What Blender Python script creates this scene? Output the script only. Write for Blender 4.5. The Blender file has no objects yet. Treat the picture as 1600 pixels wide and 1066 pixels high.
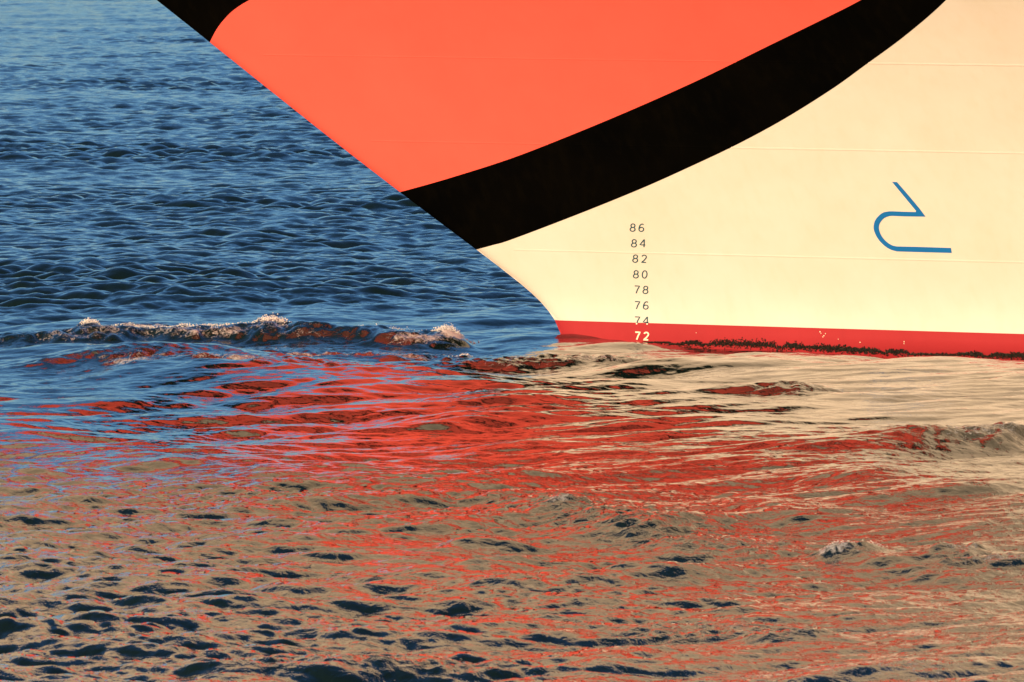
import bpy, bmesh, math, random
import numpy as np
from mathutils import Vector

# ------------------------------------------------------------------ camera, sky, sun
sc = bpy.context.scene
W0, H0 = 1600.0, 1066.0            # size of the photograph
FPX, CAMH, PITCH = 14580.0, 6.165, math.atan(751 / 14580.0)
cam_d = bpy.data.cameras.new("camera")
cam = bpy.data.objects.new("camera", cam_d)
sc.collection.objects.link(cam)
sc.camera = cam
cam.location = (0, 0, CAMH)
cam.rotation_euler = (math.pi / 2 - PITCH, 0, 0)
cam_d.sensor_width = 36
cam_d.lens = 36 * FPX / W0
cam_d.clip_start = 0.5
cam_d.clip_end = 20000
cam_d.dof.use_dof = True
cam_d.dof.focus_distance = 117
cam_d.dof.aperture_fstop = 14

SUN_EL, SUN_AZ = math.radians(12), math.radians(-32)   # azimuth measured from straight behind the camera, + to the right
sun_dir = Vector((math.sin(SUN_AZ) * math.cos(SUN_EL), -math.cos(SUN_AZ) * math.cos(SUN_EL), math.sin(SUN_EL)))
world = bpy.data.worlds.new("World")
sc.world = world
world.use_nodes = True
wn = world.node_tree.nodes
wl = world.node_tree.links
sky = wn.new("ShaderNodeTexSky")
sky.sky_type = 'NISHITA'
sky.sun_disc = False
sky.sun_elevation = SUN_EL
sky.sun_rotation = math.atan2(sun_dir.x, sun_dir.y)
sky.air_density = 1.0
sky.dust_density = 0.3
sky.ozone_density = 5.5
wl.new(sky.outputs[0], wn["Background"].inputs[0])
wn["Background"].inputs[1].default_value = 0.082
sun_l = bpy.data.lights.new("sun", 'SUN')
sun_l.energy = 5.0
sun_l.angle = math.radians(0.5)
sun_l.color = (0.94, 0.63, 0.325)
sun = bpy.data.objects.new("sun", sun_l)
sc.collection.objects.link(sun)
sun.rotation_euler = sun_dir.to_track_quat('Z', 'Y').to_euler()
sc.view_settings.view_transform = 'Standard'
sc.view_settings.look = 'None'
sc.view_settings.gamma = 1
sc.view_settings.exposure = 0.6
sc.cycles.max_bounces = 6
sc.cycles.caustics_reflective = True

# ------------------------------------------------------------------ helpers
def tag(o, label=None, cat=None, group=None, kind=None):
    if label: o['label'] = label
    if cat: o['category'] = cat
    if group: o['group'] = group
    if kind: o['kind'] = kind
    return o

def mesh_obj(name, verts, faces, mat, parent=None, smooth=True):
    me = bpy.data.meshes.new(name)
    me.from_pydata([tuple(v) for v in verts], [], faces)
    me.validate()
    me.polygons.foreach_set("use_smooth", [smooth] * len(me.polygons))
    me.materials.append(mat)
    o = bpy.data.objects.new(name, me)
    sc.collection.objects.link(o)
    if parent: o.parent = parent
    return o

def ray(px, py):
    """direction of the sight line through a point of the photograph"""
    u = (px - W0 / 2) / FPX
    v = -(py - H0 / 2) / FPX
    c, s = math.cos(PITCH), math.sin(PITCH)
    return np.array([u, c + v * s, -s + v * c])

def on_plane_y(px, py, Y):
    d = ray(px, py)
    t = Y / d[1]
    return np.array([d[0] * t, Y, CAMH + d[2] * t])

def on_water(px, py, z=0.0):
    d = ray(px, py)
    t = (z - CAMH) / d[2]
    return np.array([d[0] * t, d[1] * t, z])

def spline(pts, n):
    """Catmull-Rom through points, n samples spread evenly by length"""
    p = [np.array(q, float) for q in pts]
    p = [2 * p[0] - p[1]] + p + [2 * p[-1] - p[-2]]
    out = []
    for i in range(1, len(p) - 2):
        for k in range(24):
            t = k / 24
            a, b, c, d = p[i - 1], p[i], p[i + 1], p[i + 2]
            out.append(0.5 * (2 * b + (c - a) * t + (2 * a - 5 * b + 4 * c - d) * t * t + (3 * b - a - 3 * c + d) * t ** 3))
    out.append(p[-2])
    out = np.array(out)
    s = np.concatenate([[0], np.cumsum(np.linalg.norm(np.diff(out, axis=0), axis=1))])
    u = np.linspace(0, s[-1], n)
    return np.stack([np.interp(u, s, out[:, j]) for j in range(out.shape[1])], 1)

# ------------------------------------------------------------------ materials
def new_mat(name):
    m = bpy.data.materials.new(name)
    m.use_nodes = True
    nt = m.node_tree
    return m, nt, nt.nodes["Principled BSDF"]

def paint(name, col, col2, rough=0.42, spec=0.35, bump=0.004, streaks=0.25):
    """ship's paint: slight blotches, run-down streaks and unfair plating"""
    m, nt, b = new_mat(name)
    N, L = nt.nodes, nt.links
    tc = N.new("ShaderNodeTexCoord")
    mp = N.new("ShaderNodeMapping"); mp.inputs['Scale'].default_value = (7, 7, 0.55)
    L.new(tc.outputs['Object'], mp.inputs[0])
    st = N.new("ShaderNodeTexNoise"); st.inputs['Scale'].default_value = 1.0; st.inputs['Detail'].default_value = 5
    L.new(mp.outputs[0], st.inputs['Vector'])
    bl = N.new("ShaderNodeTexNoise"); bl.inputs['Scale'].default_value = 0.9; bl.inputs['Detail'].default_value = 6; bl.inputs['Roughness'].default_value = 0.6
    L.new(tc.outputs['Object'], bl.inputs['Vector'])
    r1 = N.new("ShaderNodeMapRange"); r1.inputs[1].default_value = 0.48; r1.inputs[2].default_value = 0.75; r1.inputs[4].default_value = streaks
    L.new(st.outputs[0], r1.inputs[0])
    r2 = N.new("ShaderNodeMapRange"); r2.inputs[1].default_value = 0.35; r2.inputs[2].default_value = 0.7; r2.inputs[4].default_value = 0.5
    L.new(bl.outputs[0], r2.inputs[0])
    ad = N.new("ShaderNodeMath"); ad.operation = 'ADD'; ad.use_clamp = True
    L.new(r1.outputs[0], ad.inputs[0]); L.new(r2.outputs[0], ad.inputs[1])
    mx = N.new("ShaderNodeMix"); mx.data_type = 'RGBA'
    mx.inputs[6].default_value = (*col, 1); mx.inputs[7].default_value = (*col2, 1)
    L.new(ad.outputs[0], mx.inputs[0]); L.new(mx.outputs[2], b.inputs['Base Color'])
    wv = N.new("ShaderNodeTexNoise"); wv.inputs['Scale'].default_value = 1.6; wv.inputs['Detail'].default_value = 2
    L.new(tc.outputs['Object'], wv.inputs['Vector'])
    bp = N.new("ShaderNodeBump"); bp.inputs['Strength'].default_value = 0.6; bp.inputs['Distance'].default_value = bump * 4
    L.new(wv.outputs[0], bp.inputs['Height']); L.new(bp.outputs[0], b.inputs['Normal'])
    b.inputs['Roughness'].default_value = rough
    b.inputs['Specular IOR Level'].default_value = spec
    return m

M_white = paint("white_hull_paint", (0.72, 0.68, 0.66), (0.66, 0.60, 0.53))
M_coral = paint("coral_red_paint", (0.93, 0.118, 0.094), (0.89, 0.102, 0.080), streaks=0.1)
M_black = paint("black_paint", (0.0012, 0.0012, 0.0012), (0.003, 0.0025, 0.0015), rough=0.6, spec=0.0, streaks=0.5)
M_boot = paint("red_boot_paint", (0.36, 0.028, 0.038), (0.31, 0.024, 0.032), rough=0.5, spec=0.2)
M_blue = paint("blue_marking_paint", (0.012, 0.16, 0.50), (0.012, 0.14, 0.44), spec=0.2)
M_grey = paint("grey_green_numeral_paint", (0.010, 0.07, 0.11), (0.03, 0.11, 0.15), spec=0.2)
M_cream = paint("white_numeral_paint", (0.84, 0.8, 0.66), (0.7, 0.6, 0.45), spec=0.2)
M_deck = paint("green_deck_paint", (0.10, 0.16, 0.12), (0.08, 0.12, 0.10), spec=0.2)
m, nt, b = new_mat("marine_growth"); M_weed = m
b.inputs['Base Color'].default_value = (0.016, 0.012, 0.008, 1); b.inputs['Roughness'].default_value = 0.7

def water_material():
    m, nt, b = new_mat("sea_water")
    N, L = nt.nodes, nt.links
    b.inputs['Base Color'].default_value = (0.005, 0.013, 0.012, 1)
    b.inputs['Roughness'].default_value = 0.035
    b.inputs['IOR'].default_value = 1.34
    tc = N.new("ShaderNodeTexCoord")
    def noise(scale, vec, detail, rough=0.55, dist=0.0):
        mp = N.new("ShaderNodeMapping"); mp.inputs['Scale'].default_value = vec
        mp.inputs['Rotation'].default_value = (0, 0, 0.3)
        L.new(tc.outputs['Object'], mp.inputs[0])
        n = N.new("ShaderNodeTexNoise"); n.inputs['Scale'].default_value = scale
        n.inputs['Detail'].default_value = detail; n.inputs['Roughness'].default_value = rough; n.inputs['Distortion'].default_value = dist
        L.new(mp.outputs[0], n.inputs['Vector'])
        return n
    n1 = noise(7.0, (1, 0.6, 1), 4, 0.55, 0.4)
    rip = N.new("ShaderNodeAttribute"); rip.attribute_name = "ripple"
    amp = N.new("ShaderNodeMath"); amp.operation = 'MULTIPLY'
    L.new(n1.outputs[0], amp.inputs[0]); L.new(rip.outputs['Fac'], amp.inputs[1])
    bp = N.new("ShaderNodeBump"); bp.inputs['Strength'].default_value = 1.0; bp.inputs['Distance'].default_value = 0.03
    L.new(amp.outputs[0], bp.inputs['Height'])
    L.new(bp.outputs[0], b.inputs['Normal'])
    # foam
    fo = N.new("ShaderNodeBsdfPrincipled")
    fo.inputs['Base Color'].default_value = (0.70, 0.70, 0.70, 1); fo.inputs['Roughness'].default_value = 0.6
    fo.inputs['Specular IOR Level'].default_value = 0.2
    at = N.new("ShaderNodeAttribute"); at.attribute_name = "foam"
    fn = noise(17.0, (1, 0.5, 1), 8, 0.72, 1.2)
    fb = N.new("ShaderNodeBump"); fb.inputs['Strength'].default_value = 1; fb.inputs['Distance'].default_value = 0.06
    L.new(fn.outputs[0], fb.inputs['Height']); L.new(fb.outputs[0], fo.inputs['Normal'])
    fc = N.new("ShaderNodeMath"); fc.operation = 'MULTIPLY_ADD'; fc.inputs[1].default_value = 2.6; fc.inputs[2].default_value = -1.3
    L.new(fn.outputs[0], fc.inputs[0])
    s = N.new("ShaderNodeMath"); s.operation = 'ADD'
    L.new(at.outputs['Fac'], s.inputs[0]); L.new(fc.outputs[0], s.inputs[1])
    mr = N.new("ShaderNodeMapRange"); mr.inputs[1].default_value = 0.50; mr.inputs[2].default_value = 1.0
    L.new(s.outputs[0], mr.inputs[0])
    ms = N.new("ShaderNodeMixShader")
    L.new(mr.outputs[0], ms.inputs[0]); L.new(b.outputs[0], ms.inputs[1]); L.new(fo.outputs[0], ms.inputs[2])
    L.new(ms.outputs[0], N["Material Output"].inputs['Surface'])
    return m
M_water = water_material()
m, nt, b = new_mat("sea_foam"); M_foam = m
b.inputs['Base Color'].default_value = (0.8, 0.8, 0.8, 1); b.inputs['Roughness'].default_value = 0.6
b.inputs['Subsurface Weight'].default_value = 0.0

# ------------------------------------------------------------------ the sea
def tile(L, n, lmin, lmax, slope, direction, spread, seed, power=1.0):
    """periodic patch of random waves: height and sideways shift, made by inverse FFT"""
    rng = np.random.default_rng(seed)
    k1 = 2 * np.pi * np.fft.fftfreq(n, L / n)
    kx, ky = np.meshgrid(k1, k1)
    k = np.hypot(kx, ky); k[0, 0] = 1e-6
    lam = 2 * np.pi / k
    S = np.where((lam > lmin * 0.7) & (lam < lmax * 1.5), 1.0, 0.0)
    S = S * np.exp(-np.clip(np.log(lmin / lam), 0, None) ** 2 * 12) * np.exp(-np.clip(np.log(lam / lmax), 0, None) ** 2 * 12)
    S = S * k ** (-2 - 0.5 * power)      # about even slope per octave
    ang = np.arctan2(ky, kx) - direction
    D = spread + (1 - spread) * np.clip(np.cos(ang), 0, None) ** 6
    a = (rng.normal(size=(n, n)) + 1j * rng.normal(size=(n, n))) * S * D
    h = np.fft.ifft2(a)
    sx = np.fft.ifft2(1j * kx * a).real; sy = np.fft.ifft2(1j * ky * a).real
    sc_ = slope / math.sqrt((sx ** 2 + sy ** 2).mean())
    dx = np.fft.ifft2(1j * kx / k * a).real; dy = np.fft.ifft2(1j * ky / k * a).real
    return (L, h.real * sc_, dx * sc_, dy * sc_)

def sample(T, X, Y, rot=0.0):
    L, h, dx, dy = T
    n = h.shape[0]
    c, s = math.cos(rot), math.sin(rot)
    U = ((X * c + Y * s) / L * n) % n
    V = ((-X * s + Y * c) / L * n) % n
    i = np.floor(U).astype(int); j = np.floor(V).astype(int)
    fu = U - i; fv = V - j
    i %= n; j %= n
    i1 = (i + 1) % n; j1 = (j + 1) % n
    def g(A):
        return (A[j, i] * (1 - fu) + A[j, i1] * fu) * (1 - fv) + (A[j1, i] * (1 - fu) + A[j1, i1] * fu) * fv
    a, b_, c_ = g(h), g(dx), g(dy)
    return a, b_ * c - c_ * s, b_ * s + c_ * c

def smooth(a, b, x):
    t = np.clip((x - a) / (b - a), 0, 1)
    return t * t * (3 - 2 * t)

def build_sea():
    core = np.arange(-6.9, 6.9, 0.0185)
    g = 0.0185 * 1.16 ** np.arange(1, 78)
    e = np.cumsum(g)
    e = e[e < 4000]
    cols = np.concatenate([(-6.9 - e)[::-1], core, 6.9 + e])
    rows = list(np.arange(66.0, 126.0, 0.055))
    y, st = 126.0, 0.055
    while y < 500:
        y += st; rows.append(y); st = min(0.055 * (y / 126) ** 2.0, 0.7)
    while y < 9000:
        y += st; rows.append(y); st *= 1.12
    pre = []
    y, st = 66.0, 0.055
    while y > -400:
        st *= 1.16; y -= st; pre.append(y)
    rows = np.array(pre[::-1] + rows)
    U, Y = np.meshgrid(cols, rows)
    wide = np.maximum(0.6, Y / 104.0)
    X = U * wide
    nr, nc = X.shape
    far = smooth(123, 130, Y)
    mid = smooth(88, 101, Y) * (1 - far)
    near = 1 - smooth(88, 101, Y)
    inside = 1 - smooth(450, 900, Y)
    lee = smooth(-4.5, -1.0, X) * mid       # sheltered water beside the hull
    # layers: long waves, chop, ripples
    T1 = tile(47, 512, 2.5, 8, 0.050, 0.25, 0.15, 3)
    T2 = tile(23, 768, 0.8, 2.5, 0.085, -0.9, 0.3, 5)
    T3 = tile(11, 1024, 0.22, 0.8, 0.10, -0.2, 0.35, 8)
    T4 = tile(4.3, 1024, 0.07, 0.22, 0.10, 0.3, 0.5, 13)
    T5 = tile(19, 768, 0.5, 2.2, 0.09, -0.85, 0.03, 21)    # diverging lines of the bow wave
    T6 = tile(83, 512, 6, 20, 0.012, 1.3, 0.3, 34)
    T7 = tile(9, 1024, 0.10, 0.5, 0.09, -1.0, 0.03, 55)      # fine parallel wrinkles between them
    T8 = tile(29, 1024, 0.22, 1.1, 0.13, 1.3, 0.45, 60)   # short wind chop of the open water
    Z = np.zeros_like(X); DX = np.zeros_like(X); DY = np.zeros_like(X)
    gust = sample(tile(61, 256, 8, 30, 1.0, 0, 1.0, 77), X, Y)[0]
    gust = gust / gust.std()
    gs = np.clip(1 + 0.36 * gust, 0.35, 1.9)
    patch = sample(tile(17, 256, 1.5, 6, 1.0, 0, 1.0, 78), X, Y * 0.6)[0]
    patch = patch / patch.std()
    def spot(px, py, wx, wy):
        c = on_water(px, py)
        return np.exp(-((X - c[0]) / wx) ** 2 - ((Y - c[1]) / wy) ** 2)
    wild = 0.35 * spot(430, 1066, 3.0, 3) + 0.65 * spot(1120, 960, 1.2, 5) + 0.35 * spot(1500, 900, 0.9, 3) + 0.25 * spot(100, 950, 1.0, 3) + 0.3 * spot(900, 1040, 1.5, 2)
    right = smooth(-0.4, 1.7, X)
    for T, rot, amp, chop in (
            (T6, 0.0, 1.0, 0.0),
            (T1, 0.0, (0.35 * far + 0.95 * mid * (1 - 0.35 * right) + 0.72 * near) * inside * (1 - 0.75 * smooth(1.8, 3.6, X) * smooth(103, 112, Y)), 0.6),
            (T2, 0.0, (0.36 * far + (0.45 * mid + 0.56 * near) * (1 - 0.6 * right)) * inside * gs, 0.9),
            (T3, 1.4, (1.0 * far + (0.28 * mid * (1 - 0.65 * right) + 0.95 * near * (1 - 0.5 * right))) * inside * gs * (1 + wild) * 1.0, 0.9),
            (T4, 0.8, (0.6 * (1 - smooth(130, 180, Y)) * far + (0.36 * mid + 1.25 * near * (1 + 0.8 * wild)) * (1 - 0.5 * right)) * np.clip(1 + 0.35 * patch, 0.2, 1.8), 0.8),
            (T7, 0.0, (0.48 * mid + 0.95 * near) * (1 + 0.15 * right) * inside, 0.9),
            (T8, 0.0, 1.1 * far * inside * gs, 0.6),
            (T5, 0.0, (0.85 * mid * (1 - 0.12 * right) + 0.85 * near) * inside, 0.8)):
        h, a, b_ = sample(T, X, Y, rot)
        Z += h * amp; DX -= a * amp * chop; DY -= b_ * amp * chop
    foam = np.zeros_like(X)
    wob = sample(tile(7, 512, 0.12, 1.0, 1.0, 0, 1.0, 90, 0.2), X, Y * 0.55)[0]; wob = wob / wob.std()
    froth = sample(tile(6, 512, 0.08, 1.4, 1.0, 0, 1.0, 91, 0.2), X, Y * 0.6)[0]; froth = froth / froth.std()
    # named crests: x, y of the photograph (foot), heading of the crest line, length, front width, back width, height, foam
    rough = np.zeros_like(X)
    def crest(px, py, ang, ln, wf, wb, ht, fm, wig=0.12):
        nonlocal Z, foam, rough
        wig *= 0.35
        c = on_water(px, py)
        ln = ln * math.hypot(math.cos(ang), 2 * math.sin(ang)); ang = math.atan(2 * math.tan(ang)); wf *= 1.7; wb *= 1.8
        dx, dy = X - c[0], Y - c[1]
        s = dx * math.cos(ang) + dy * math.sin(ang)
        v = -dx * math.sin(ang) + dy * math.cos(ang) + wob * wig * wf * (1.2 if fm > 0.25 else 0.6)
        w = np.where(v < 0, wf, wb)
        e = np.exp(-(s / ln) ** 4) * np.exp(-np.abs(v / w) ** 1.7)
        Z += ht * e * (1 + (0.07 if fm > 0.25 else 0.04) * wob)
        if ang == 0.0 or fm: rough = np.maximum(rough, e)
        if fm:
            foam = np.maximum(foam, fm * np.exp(-(s / ln / 0.9) ** 4) * np.exp(-((v + wf * 0.30) / (wf * 0.80)) ** 2) * (1 + 0.35 * froth))
    # bow wave beyond the stem, broken along its top
    crest(300, 533, 0.02, 2.3, 0.22, 0.8, 0.145, 0.58, 0.8)
    crest(500, 535, 0.0, 1.0, 0.22, 0.6, 0.10, 0.34, 0.6)
    crest(235, 528, 0.0, 0.9, 0.25, 0.5, 0.045, 0.74, 0.8)
    crest(60, 534, 0.0, 1.3, 0.30, 0.7, 0.09, 0.42, 0.6)
    crest(425, 531, 0.03, 0.22, 0.2, 0.25, 0.06, 0.72, 0.5)
    crest(140, 531, 0.03, 0.14, 0.2, 0.25, 0.08, 0.72, 0.5)
    crest(648, 538, 0.05, 0.62, 0.25, 0.85, 0.19, 0.46, 0.3)
    crest(706, 536, 0.05, 0.20, 0.22, 0.45, 0.07, 0.95, 0.3)
    crest(720, 549, 0.0, 0.15, 0.1, 0.2, 0.03, 0.6, 0.3)
    crest(560, 552, 0.04, 1.7, 0.18, 0.5, 0.04, 0.50, 0.8)
    crest(300, 470, 0.04, 3.0, 1.6, 1.8, 0.10, 0.0, 0.1)     # smooth swell behind it
    crest(860, 560, 0.16, 1.5, 0.20, 0.6, 0.06, 0.45, 0.8)
    crest(330, 580, -0.25, 2.2, 0.40, 0.8, 0.04, 0.52, 0.9)
    crest(250, 552, -0.95, 0.9, 0.3, 0.3, 0.03, 0.62, 0.9)
    crest(520, 592, 0.30, 1.6, 0.30, 0.8, 0.05, 0.0, 0.4)
    # dark steep wave beside the draft marks
    crest(1085, 572, -0.30, 0.85, 0.55, 0.9, 0.10, 0.0, 0.2)
    crest(1255, 612, 0.9, 0.35, 0.2, 0.35, 0.08, 0.25, 0.3)
    crest(880, 600, 0.06, 1.1, 0.4, 0.8, 0.05, 0.0, 0.3)
    crest(560, 665, 0.05, 1.4, 0.45, 0.9, 0.055, 0.0, 0.2)
    # small breaking crests in front
    crest(1530, 690, 0.75, 0.9, 0.40, 0.9, 0.19, 0.42, 0.3)
    crest(1460, 668, 0.2, 0.4, 0.2, 0.35, 0.07, 0.62, 0.4)
    crest(960, 826, -1.15, 2.1, 0.24, 0.6, 0.13, 0.12, 0.25)
    crest(880, 806, -0.3, 0.16, 0.14, 0.2, 0.07, 0.42, 0.4)
    crest(1330, 868, -0.2, 0.30, 0.20, 0.35, 0.12, 0.62, 0.3)
    crest(1420, 884, -0.9, 0.8, 0.2, 0.5, 0.09, 0.0, 0.3)
    crest(1500, 872, 0.0, 0.28, 0.2, 0.4, 0.08, 0.66, 0.5)
    crest(1235, 812, -1.1, 1.1, 0.25, 0.5, 0.10, 0.0, 0.3)
    crest(1160, 780, -0.3, 0.25, 0.15, 0.3, 0.085, 0.0, 0.3)
    crest(1020, 898, -0.2, 0.5, 0.18, 0.35, 0.075, 0.0)
    crest(1130, 985, 0.1, 0.8, 0.2, 0.4, 0.085, 0.2)
    crest(1245, 995, 0.25, 0.35, 0.15, 0.3, 0.08, 0.45)
    crest(760, 850, 0.1, 0.35, 0.15, 0.3, 0.07, 0.0)
    crest(600, 1000, 0.05, 0.6, 0.16, 0.3, 0.06, 0.0)
    crest(560, 1050, 0.0, 1.2, 0.22, 0.4, 0.07, 0.15)
    crest(120, 1000, 0.05, 0.8, 0.2, 0.4, 0.07, 0.0)
    crest(1450, 800, 0.35, 0.8, 0.25, 0.5, 0.08, 0.0)
    crest(1330, 760, -0.3, 0.4, 0.2, 0.4, 0.07, 0.0)
    crest(1560, 880, 0.2, 0.5, 0.2, 0.4, 0.08, 0.4)
    crest(60, 800, 0.3, 0.8, 0.3, 0.5, 0.05, 0.0)
    crest(1370, 705, 0.25, 0.9, 0.3, 0.6, 0.07, 0.0)
    # scattered old foam of the wash
    f2 = sample(tile(13, 256, 0.7, 4, 1.0, 0, 1.0, 101), X, Y)[0]; f2 = f2 / f2.std()
    zone = np.exp(-((X - 2.0) / 2.6) ** 2) * (1 - smooth(80, 90, Y))
    foam = np.maximum(foam, (0.16 + 0.16 * f2) * zone)
    r1_, ra_, rb_ = sample(tile(5.3, 768, 0.05, 0.30, 0.30, -0.6, 0.45, 140), X, Y)
    Z += r1_ * rough; DX -= ra_ * rough * 0.5; DY -= rb_ * rough * 0.5
    # the sea falls a little along the ship's side
    near_side = np.exp(-((Y - (120.6 - 0.57 * np.clip(X - 0.6, 0, 40))) / 2.0) ** 2)
    Z += near_side * (0.085 * np.exp(-((X - 0.75) / 1.0) ** 4) - 0.062 * smooth(1.5, 2.6, X) - 0.10 * smooth(3.4, 5.0, X)) * (1 - smooth(30, 60, X))
    P = np.stack([X + DX, Y + DY, Z], -1).reshape(-1, 3)
    idx = np.arange(nr * nc).reshape(nr, nc)
    q = np.stack([idx[:-1, :-1], idx[:-1, 1:], idx[1:, 1:], idx[1:, :-1]], -1).reshape(-1, 4)
    me = bpy.data.meshes.new("sea")
    me.vertices.add(len(P)); me.vertices.foreach_set("co", P.astype(np.float32).ravel())
    me.loops.add(q.size); me.loops.foreach_set("vertex_index", q.astype(np.int32).ravel())
    me.polygons.add(len(q)); me.polygons.foreach_set("loop_start", np.arange(0, q.size, 4, dtype=np.int32))
    me.update(calc_edges=True)
    me.polygons.foreach_set("use_smooth", np.ones(len(q), bool))
    for nm, arr in (("foam", foam), ("ripple", 0.8 * rough + 0.50 * far + 0.28 * mid + 0.75 * near + 0.7 * smooth(150, 380, Y))):
        at = me.attributes.new(nm, 'FLOAT', 'POINT')
        at.data.foreach_set("value", arr.astype(np.float32).ravel())
    me.materials.append(M_water)
    o = bpy.data.objects.new("water", me)
    sc.collection.objects.link(o)
    tag(o, "dark rippled sea reflecting blue sky and the red and cream bow", kind="structure")
    print("sea quads", len(q))
    def height(x, y):
        r = np.argmin(abs(rows - y)); c = np.argmin(abs(cols * max(0.6, rows[r] / 104) - x))
        return Z[r, c]
    return o, height
sea, sea_height = build_sea()

# ------------------------------------------------------------------ the ship's hull surface
YST, CLS, XS0 = 120.60, 0.17, 0.62              # the centreline passes (XS0, YST) and comes nearer going aft
def cl(x):
    return YST - CLS * (x - XS0)
def on_centre(px, py):
    d = ray(px, py)
    t = (YST + CLS * XS0) / (d[1] + CLS * d[0])
    return np.array([d[0] * t, d[1] * t, CAMH + d[2] * t])
stem_px = [(905, 600), (891, 555), (875, 520), (865, 497), (845, 472), (820, 449), (790, 425), (743, 389), (625, 300), (500, 203),
           (328, 66), (245, 0), (-260, -400), (-760, -800), (-1300, -1260)]
stem_pts = np.array([on_centre(px, py)[[2, 0]] for px, py in stem_px])   # z, x
stem_pts = stem_pts[np.argsort(stem_pts[:, 0])]
ss = spline(stem_pts, 400)
Z_TOP = 18.0
def stem_x(z):
    return np.interp(z, ss[:, 0], ss[:, 1])
BM = 14.0
def breadth(x, z):
    t = np.clip(x - stem_x(z), 0, None)
    slope = 0.43
    fade = 0.25 + 0.75 * np.clip((z + 2.0) / 2.0, 0, 1) if np.ndim(z) == 0 else 0.25 + 0.75 * np.clip((z + 2.0) / 2.0, 0, 1)
    zc = np.clip(z, 0, 5.0)
    fade = fade * (1 + 0.013 * zc ** 2 + 0.03 * np.clip(z - 5.0, 0, 30))
    return fade * BM * np.tanh(t * slope / BM) + 0.05 * (1 - np.exp(-t / 0.05))
def surf(x, z, off=0.0, side=-1):
    """point of the plating at station x and height z, off metres outside it"""
    n = breadth(x, z)
    e = 0.02
    dnx = (breadth(x + e, z) - breadth(x, z)) / e
    dnz = (breadth(x + e, z + e) - breadth(x + e, z - e)) / (2 * e)
    nx, ny, nz = -dnx + side * CLS, np.ones_like(dnx), -dnz
    l = np.sqrt(nx * nx + 1 + nz * nz)
    return np.stack([x + off * nx / l, YST + side * (n + off * ny / l) - CLS * (x - XS0), z + off * nz / l], -1)
def hull_hit(px, py):
    """x, z where the sight line through a point of the photograph meets the near side"""
    d = ray(px, py)
    lo, hi = 60.0, (YST + CLS * XS0) / (d[1] + CLS * d[0])
    def f(t):
        p = d * t
        return (cl(p[0]) - p[1]) - float(breadth(p[0], CAMH + p[2]))
    if p_ok(d * hi) is False:
        t = hi
        return np.array([d[0] * t, CAMH + d[2] * t])
    for _ in range(60):
        m_ = (lo + hi) / 2
        if f(m_) > 0: lo = m_
        else: hi = m_
    t = (lo + hi) / 2
    return np.array([d[0] * t, CAMH + d[2] * t])
def p_ok(p):
    return bool(p[0] > stem_x(CAMH + p[2]))
def hits(pts):
    out = np.array([hull_hit(*p) for p in pts])
    return out

X_AFT = 46.0
def loft(A, B, off, name, mat, parent, nv=12, both=True, sides=(-1, 1)):
    """band between two curves given as (x, z) rows, laid on one or both sides of the hull"""
    verts, faces = [], []
    for side in sides:
        base = len(verts)
        for j in range(nv + 1):
            t = j / nv
            Q = A * (1 - t) + B * t
            Q = Q.copy()
            Q[:, 0] = np.maximum(Q[:, 0], stem_x(Q[:, 1]))
            Q[0, 0] = stem_x(Q[0, 1])
            P = surf(Q[:, 0], Q[:, 1], off, side)
            verts += list(P)
        n = len(A)
        for j in range(nv):
            for i in range(n - 1):
                a = base + j * n + i
                f = (a, a + 1, a + n + 1, a + n)
                faces.append(f if side < 0 else f[::-1])
    return mesh_obj(name, verts, faces, mat, parent)

ship = bpy.data.objects.new("cruise_ship", None)
ship.location = (0, 0, 0)
sc.collection.objects.link(ship)
tag(ship, "raked cream white ship bow painted with black outlined coral red lips", "ship")

def station_curve(z, n=160, zz=None):
    u = np.linspace(0, 1, n) ** 2.2
    x0 = float(stem_x(z))
    x = x0 + (X_AFT - x0) * u
    return np.stack([x, np.full(n, z)], 1)

z_boot = hull_hit(1000, 504.5)[1]
z_s3 = hull_hit(1000, 395)[1]
z_s2 = hull_hit(1000, 228)[1]
z_s1 = hull_hit(1000, 94)[1]
levels = [z_boot, z_s3, z_s2, z_s1]
while levels[-1] < Z_TOP - 1.2:
    levels.append(levels[-1] + 1.12)
levels.append(Z_TOP)
print("levels", levels)
o = loft(station_curve(-2.2), station_curve(z_boot), 0, "boot_topping", M_boot, ship, nv=24)
o['label'] = "red painted band of the hull at the waterline"
for a, b_ in zip(levels[:-1], levels[1:]):
    o = loft(station_curve(a), station_curve(b_), 0, "hull_plate", M_white, ship, nv=8)
# transom of the built part and deck
A = station_curve(Z_TOP)
P1, P2 = surf(A[:, 0], A[:, 1], 0, -1), surf(A[:, 0], A[:, 1], 0, 1)
vs = list(P1 - [0, 0, 1.1]) + list(P2 - [0, 0, 1.1]); n = len(A)
mesh_obj("deck", vs, [(i, i + 1, n + i + 1, n + i) for i in range(n - 1)], M_deck, ship)
zz = np.linspace(-2.2, Z_TOP, 40)
Pa, Pb = surf(np.full(40, X_AFT), zz, 0, -1), surf(np.full(40, X_AFT), zz, 0, 1)
mesh_obj("bulkhead", list(Pa) + list(Pb), [(i, i + 1, 41 + i, 40 + i) for i in range(39)], M_white, ship)

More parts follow.
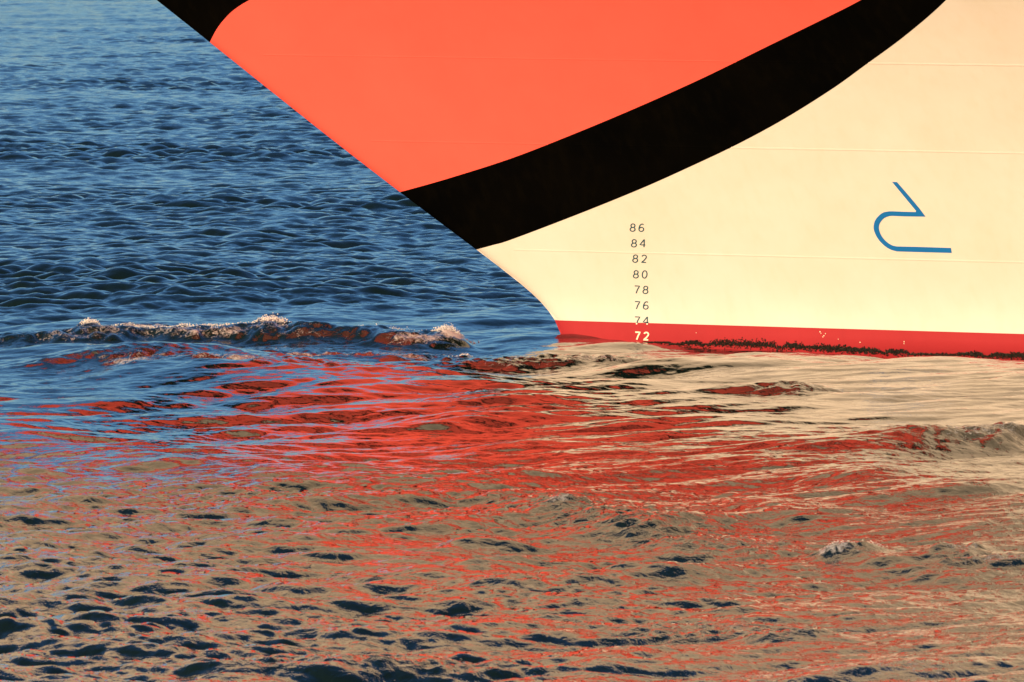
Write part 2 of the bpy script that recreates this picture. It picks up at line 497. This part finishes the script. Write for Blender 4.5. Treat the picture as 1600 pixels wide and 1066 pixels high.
# ------------------------------------------------------------------ painted lips
NC = 220
low_out = [(743, 390), (770, 383), (800, 374), (900, 336), (1000, 295.5), (1075, 262), (1150, 226.5), (1225, 186), (1300, 139), (1350, 103), (1415, 55), (1478, 0),
           (1540, -70), (1600, -160), (1650, -270), (1685, -390), (1700, -520)]
low_in = [(625, 300), (700, 279), (800, 247), (900, 208), (1000, 166), (1100, 121), (1200, 72), (1280, 33), (1345, 0), (1400, -34),
          (1470, -95), (1530, -180), (1570, -270), (1600, -380), (1612, -480)]
line_lo = [(328, 66), (338, 47), (349, 32), (365, 16), (390, 0), (430, -18), (520, -48), (700, -90), (950, -140), (1250, -230), (1450, -350), (1560, -440), (1612, -480)]
line_hi = [(150, -75), (170, -90), (230, -112), (330, -128), (520, -150), (720, -180), (950, -225), (1250, -310), (1450, -410), (1560, -475), (1612, -500)]
up_in = [(-90, -265), (-20, -310), (90, -350), (250, -372), (450, -385), (700, -395), (950, -410), (1200, -440), (1420, -480), (1560, -497), (1612, -503)]
up_out = [(-150, -312), (-60, -370), (60, -420), (250, -452), (450, -468), (700, -478), (950, -490), (1200, -515), (1450, -555), (1600, -560), (1700, -525)]
def curve(pts, n=NC):
    c = spline(hits(pts), 700)
    u = np.linspace(0, 1, n) ** 1.9 * 699
    i = np.minimum(u.astype(int), 698); f = (u - i)[:, None]
    return c[i] * (1 - f) + c[i + 1] * f
C_lo, C_li, C_ml, C_mh, C_ui, C_uo = [curve(c) for c in (low_out, low_in, line_lo, line_hi, up_in, up_out)]
def pin(c):                                   # start each curve exactly on the stem
    c = c.copy(); z = c[0, 1]; c[0, 0] = float(stem_x(z)); return c
C_lo, C_li, C_ml, C_mh, C_ui, C_uo = [pin(c) for c in (C_lo, C_li, C_ml, C_mh, C_ui, C_uo)]
o = loft(C_lo, C_li, 0.003, "lip_outline", M_black, ship, nv=14); o['label'] = "wide black band curving under the lower lip"
o = loft(C_li, C_ml, 0.003, "lower_lip", M_coral, ship, nv=40); o['label'] = "large coral red painted lower lip"
o = loft(C_ml, C_mh, 0.003, "mouth_line", M_black, ship, nv=14); o['label'] = "black mouth line above the lower lip at the stem"
o = loft(C_mh, C_ui, 0.003, "upper_lip", M_coral, ship, nv=30)
o = loft(C_ui, C_uo, 0.003, "lip_outline", M_black, ship, nv=14)

# ------------------------------------------------------------------ weld seams (raised beads that take the paint they cross)
def curve_x_at(c, z):
    i = np.where((c[:-1, 1] - z) * (c[1:, 1] - z) <= 0)[0]
    if not len(i): return None
    i = i[0]; t = (z - c[i, 1]) / (c[i + 1, 1] - c[i, 1] + 1e-9)
    return c[i, 0] * (1 - t) + c[i + 1, 0] * t
rng = random.Random(4)
def bead(x0, x1, z, mat, w=0.011, h=0.0022):
    n = max(2, int((x1 - x0) / 0.12))
    xs = np.linspace(x0, x1, n)
    zs = z + np.array([rng.uniform(-.0015, .0015) for _ in xs])
    hh = h * np.array([rng.uniform(0.6, 1.2) for _ in xs])
    rowsP = [surf(xs, zs - w, 0.0035), surf(xs, zs - w * .4, 0.003 + hh), surf(xs, zs + w * .4, 0.003 + hh), surf(xs, zs + w, 0.0035)]
    vs = np.concatenate(rowsP)
    fs = [(j * n + i, j * n + i + 1, (j + 1) * n + i + 1, (j + 1) * n + i) for j in range(3) for i in range(n - 1)]
    mesh_obj("weld_seam", vs, fs, mat, ship)
for z in levels[1:-1]:
    xs = float(stem_x(z)) + 0.5
    cuts = [(float(stem_x(z)), M_white)]
    for c, mt in ((C_lo, M_white), (C_li, M_black), (C_ml, M_coral)):
        x = curve_x_at(c, z)
        if x is not None: cuts.append((x, mt))
    cuts.sort(key=lambda q: q[0])
    # going aft from the stem: paint found right of each crossing
    if z > 6 or z > C_ml[:, 1].max():
        continue
    def paint_at(x):
        a, b_, c_ = curve_x_at(C_lo, z), curve_x_at(C_li, z), curve_x_at(C_ml, z)
        if a is None or x > a: return M_white
        if b_ is None or x > b_: return M_black
        if c_ is None or x > c_: return M_coral
        return M_black
    edges = [c[0] for c in cuts] + [X_AFT]
    for a, b_ in zip(edges[:-1], edges[1:]):
        if b_ - a > 0.3:
            bead(max(a, xs) + 0.01, b_ - 0.01, z, paint_at((a + b_) / 2))

# ------------------------------------------------------------------ stroke lettering
def strokes_obj(name, strokes, width, mat, off=0.005, closed_cut=None, label=None):
    """flat strokes (lists of (x, z) hull points) joined into one marking"""
    verts, faces = [], []
    for s in strokes:
        s = np.array(s, float)
        n = len(s)
        d = np.gradient(s, axis=0)
        d /= np.linalg.norm(d, axis=1)[:, None] + 1e-9
        nrm = np.stack([-d[:, 1], d[:, 0]], 1)
        L_, R_ = s + nrm * width / 2, s - nrm * width / 2
        base = len(verts)
        verts += list(surf(L_[:, 0], L_[:, 1], off)) + list(surf(R_[:, 0], R_[:, 1], off))
        faces += [(base + i, base + n + i, base + n + i + 1, base + i + 1) for i in range(n - 1)]
        off += 0.0004
    o = mesh_obj(name, verts, faces, mat, ship)
    if label: o['label'] = label
    return o
def arc(cx, cy, rx, ry, a0, a1, n=14):
    return [(cx + rx * math.cos(math.radians(a0 + (a1 - a0) * i / n)), cy + ry * math.sin(math.radians(a0 + (a1 - a0) * i / n))) for i in range(n + 1)]
GL = {  # glyphs in a box 0.6 wide, 1 high
    '8': [arc(.3, .74, .22, .24, 90, 450), arc(.3, .26, .27, .26, 90, 450)],
    '6': [arc(.3, .28, .26, .27, 90, 450), [(.50, .90), (.40, .99), (.26, .97), (.12, .80), (.05, .55), (.04, .30)]],
    '4': [[(.60, .30), (.0, .30), (.42, 1.0), (.44, 0.98), (.46, 0.5), (.47, 0.0)]],
    '2': [arc(.3, .72, .24, .26, 165, -30) + [(.30, .25), (.04, .02), (.56, .02)]],
    '0': [arc(.3, .5, .26, .49, 90, 450, 22)],
    '7': [[(.02, .97), (.56, .97), (.36, .5), (.24, 0.0)]],
}
def dense(s, k=6):
    out = []
    for a, b_ in zip(s[:-1], s[1:]):
        for i in range(k):
            out.append((a[0] + (b_[0] - a[0]) * i / k, a[1] + (b_[1] - a[1]) * i / k))
    out.append(s[-1])
    return out
marks = [("86", 995.5, 355.5), ("84", 997.5, 380), ("82", 999.5, 404), ("80", 1000.5, 428.5), ("78", 1002, 452.5), ("76", 1002.5, 477), ("74", 1002.5, 501), ("72", 1003, 525)]
HH = 0.100
for txt, px, py in marks:
    cx, cz = hull_hit(px, py)
    for k, ch in enumerate(txt):
        parts_hi, parts_lo = [], []
        x0 = cx + (-0.092 if k == 0 else 0.018)
        for s in GL[ch]:
            pts = [(x0 + (x + 0.06 * y) * HH * 1.15, cz + (y - .5) * HH) for x, y in dense(s, 3)]
            run, state = [], None
            for p in pts:
                st_ = p[1] >= z_boot
                if state is None or st_ == state: run.append(p)
                else:
                    run.append(p); (parts_hi if state else parts_lo).append(run); run = [p]
                state = st_
            (parts_hi if state else parts_lo).append(run)
        parts_hi = [p for p in parts_hi if len(p) > 1]; parts_lo = [p for p in parts_lo if len(p) > 1]
        if parts_hi: strokes_obj("draft_figure", parts_hi, 0.0135, M_grey, label="grey painted figure " + ch + " of the draft mark " + txt)
        if parts_lo: strokes_obj("draft_figure", parts_lo, 0.0185, M_cream, label="cream painted figure " + ch + " on the red band")

# blue bulb symbol: outline traced as outer and inner edge of one stroke
outer = [(1394.5, 284.2), (1404, 300), (1432, 331.5), (1431, 332.5)]
def px_poly_band(A, B, name, mat, label):
    A, B = hits(A), hits(B)
    n = max(len(A), len(B))
    verts = list(surf(A[:, 0], A[:, 1], 0.005)) + list(surf(B[:, 0], B[:, 1], 0.005))
    k = len(A)
    faces = [(i, k + i, k + i + 1, i + 1) for i in range(k - 1)]
    o = mesh_obj(name, verts, faces, mat, ship); o['label'] = label
    return o
def zz2(x, y):                       # from the 1199x1066 enlargement of the symbol
    return (1340 + x * 180 / 1199, 260 + y * 160 / 1066)
E_out = spline([zz2(360, 160), zz2(480, 305), zz2(610, 462)], 8).tolist()
outer_e = E_out + [zz2(606, 474)] + [zz2(480, 471), zz2(360, 466)] + spline([zz2(330, 467), zz2(265, 480), zz2(210, 525), zz2(178, 575), zz2(168, 640), zz2(185, 700), zz2(225, 768), zz2(290, 832), zz2(350, 867), zz2(410, 884)], 24).tolist() + [zz2(600, 890), zz2(980, 900)]
inner_e = spline([zz2(410, 162), zz2(540, 312), zz2(640, 432)], 8).tolist() + [zz2(708, 522)] + [zz2(480, 519), zz2(360, 514)] + spline([zz2(330, 516), zz2(280, 535), zz2(245, 570), zz2(226, 605), zz2(222, 645), zz2(236, 695), zz2(265, 745), zz2(310, 790), zz2(360, 820), zz2(410, 832)], 24).tolist() + [zz2(600, 836), zz2(972, 848)]
px_poly_band(outer_e, inner_e, "bulb_symbol", M_blue, "blue angular bulbous bow symbol, open to the right")

# chips of missing paint in the red band
rng = random.Random(9)
for (px, py, r) in ((1281.5, 518.5, .010), (1283, 521, .007), (1287.5, 524.5, .010), (1286, 526.5, .008), (1290, 521.5, .007), (1344, 535, .008), (1413, 534, .008), (1412.6, 537, .007), (1088, 520, .006), (1310, 530, .006)):
    cx, cz = hull_hit(px, py)
    r *= 0.75
    ring = [(cx + r * rng.uniform(.6, 1.3) * math.cos(a), cz + 1.3 * r * rng.uniform(.6, 1.3) * math.sin(a)) for a in np.linspace(0, 2 * math.pi, 9)[:-1]]
    pts = np.array([(cx, cz)] + ring)
    mesh_obj("paint_chip", list(surf(pts[:, 0], pts[:, 1], 0.004)), [(0, i, i % 8 + 1) for i in range(1, 9)], M_cream, ship)

# ------------------------------------------------------------------ weed on the waterline
rng = random.Random(12)
vs, fs = [], []
def patchiness(x):
    return 0.5 + 0.25 * math.sin(x * 2.9 + 1.2 * math.sin(x * 1.1)) * math.cos(x * 0.83) + 0.25 * math.sin(x * 9.1 + math.sin(x * 5.3) * 2)
x = 1.7
while x < 24:
    env = min(1, max(0, (x - 1.7) / 1.0))
    dens = patchiness(x)
    base = -0.005 - 0.035 * min(1, max(0, (x - 3.2) / 1.6)) - (0.02 if dens < .3 else 0)
    tall = (0.026 + 0.058 * dens) * env * (1 - 0.45 * min(1, max(0, (x - 3.4) / 1.0)))
    tuft = rng.random() ** 2
    for _ in range(int(5 + 16 * dens)):
        hx = x + rng.gauss(0, .012)
        hz = base - 0.02 + tall * (0.6 + 0.7 * tuft) * rng.random() ** 1.3 * 1.25 + (-0.05 * rng.random() if rng.random() < .3 else 0)
        r = rng.uniform(.004, .011)
        a = rng.uniform(0, 6.28)
        xs = np.array([hx + r * math.cos(a), hx + r * math.cos(a + 2.1), hx + r * math.cos(a + 4.2)])
        zs = np.array([hz + 1.4 * r * math.sin(a), hz + 1.4 * r * math.sin(a + 2.1), hz + 1.4 * r * math.sin(a + 4.2)])
        P = surf(xs, zs, 0.005); tip = surf(np.array([hx]), np.array([hz]), rng.uniform(.01, .025))[0]
        b0 = len(vs)
        vs += list(P) + [tip]
        fs += [(b0, b0 + 1, b0 + 3), (b0 + 1, b0 + 2, b0 + 3), (b0 + 2, b0, b0 + 3)]
    x += 0.012
o = mesh_obj("marine_growth", vs, fs, M_weed, ship, smooth=False)
tag(o, "dark weed fringe clinging to the red band at the water", kind="stuff")

# ------------------------------------------------------------------ spray of the breaking bow wave
rng = random.Random(31)
vs, fs = [], []
def droplet(p, r):
    b0 = len(vs)
    q = [(1, 0, 0), (-1, 0, 0), (0, 1, 0), (0, -1, 0), (0, 0, 1), (0, 0, -1)]
    for d in q:
        k = r * rng.uniform(.6, 1.3)
        vs.append((p[0] + d[0] * k, p[1] + d[1] * k, p[2] + d[2] * k))
    for a, b_, c in ((0, 2, 4), (2, 1, 4), (1, 3, 4), (3, 0, 4), (2, 0, 5), (1, 2, 5), (3, 1, 5), (0, 3, 5)):
        fs.append((b0 + a, b0 + b_, b0 + c))
def spray(px, py, lx, ly, hz, n, r0):
    c = on_water(px, py)
    for _ in range(n):
        t = rng.gauss(0, .5)
        x_ = c[0] + t * lx
        y_ = c[1] + rng.gauss(0, .5) * ly
        z0 = sea_height(x_, y_)
        z = z0 + abs(rng.gauss(0, .45)) * hz * math.exp(-t * t)
        droplet((x_, y_, z), r0 * rng.uniform(.4, 1.3))
spray(706, 533, .22, .18, .09, 1500, .008)
spray(640, 530, .7, .15, .035, 500, .006)
spray(430, 531, .22, .15, .05, 500, .008)
spray(140, 531, .14, .12, .05, 350, .008)
spray(270, 531, 1.2, .2, .025, 900, .007)
spray(1330, 866, .26, .12, .03, 500, .005)
spray(722, 549, .12, .06, .02, 120, .006)
o = mesh_obj("foam", vs, fs, M_foam, None, smooth=True)
tag(o, "white spray and froth on the small breaking crests", kind="stuff")
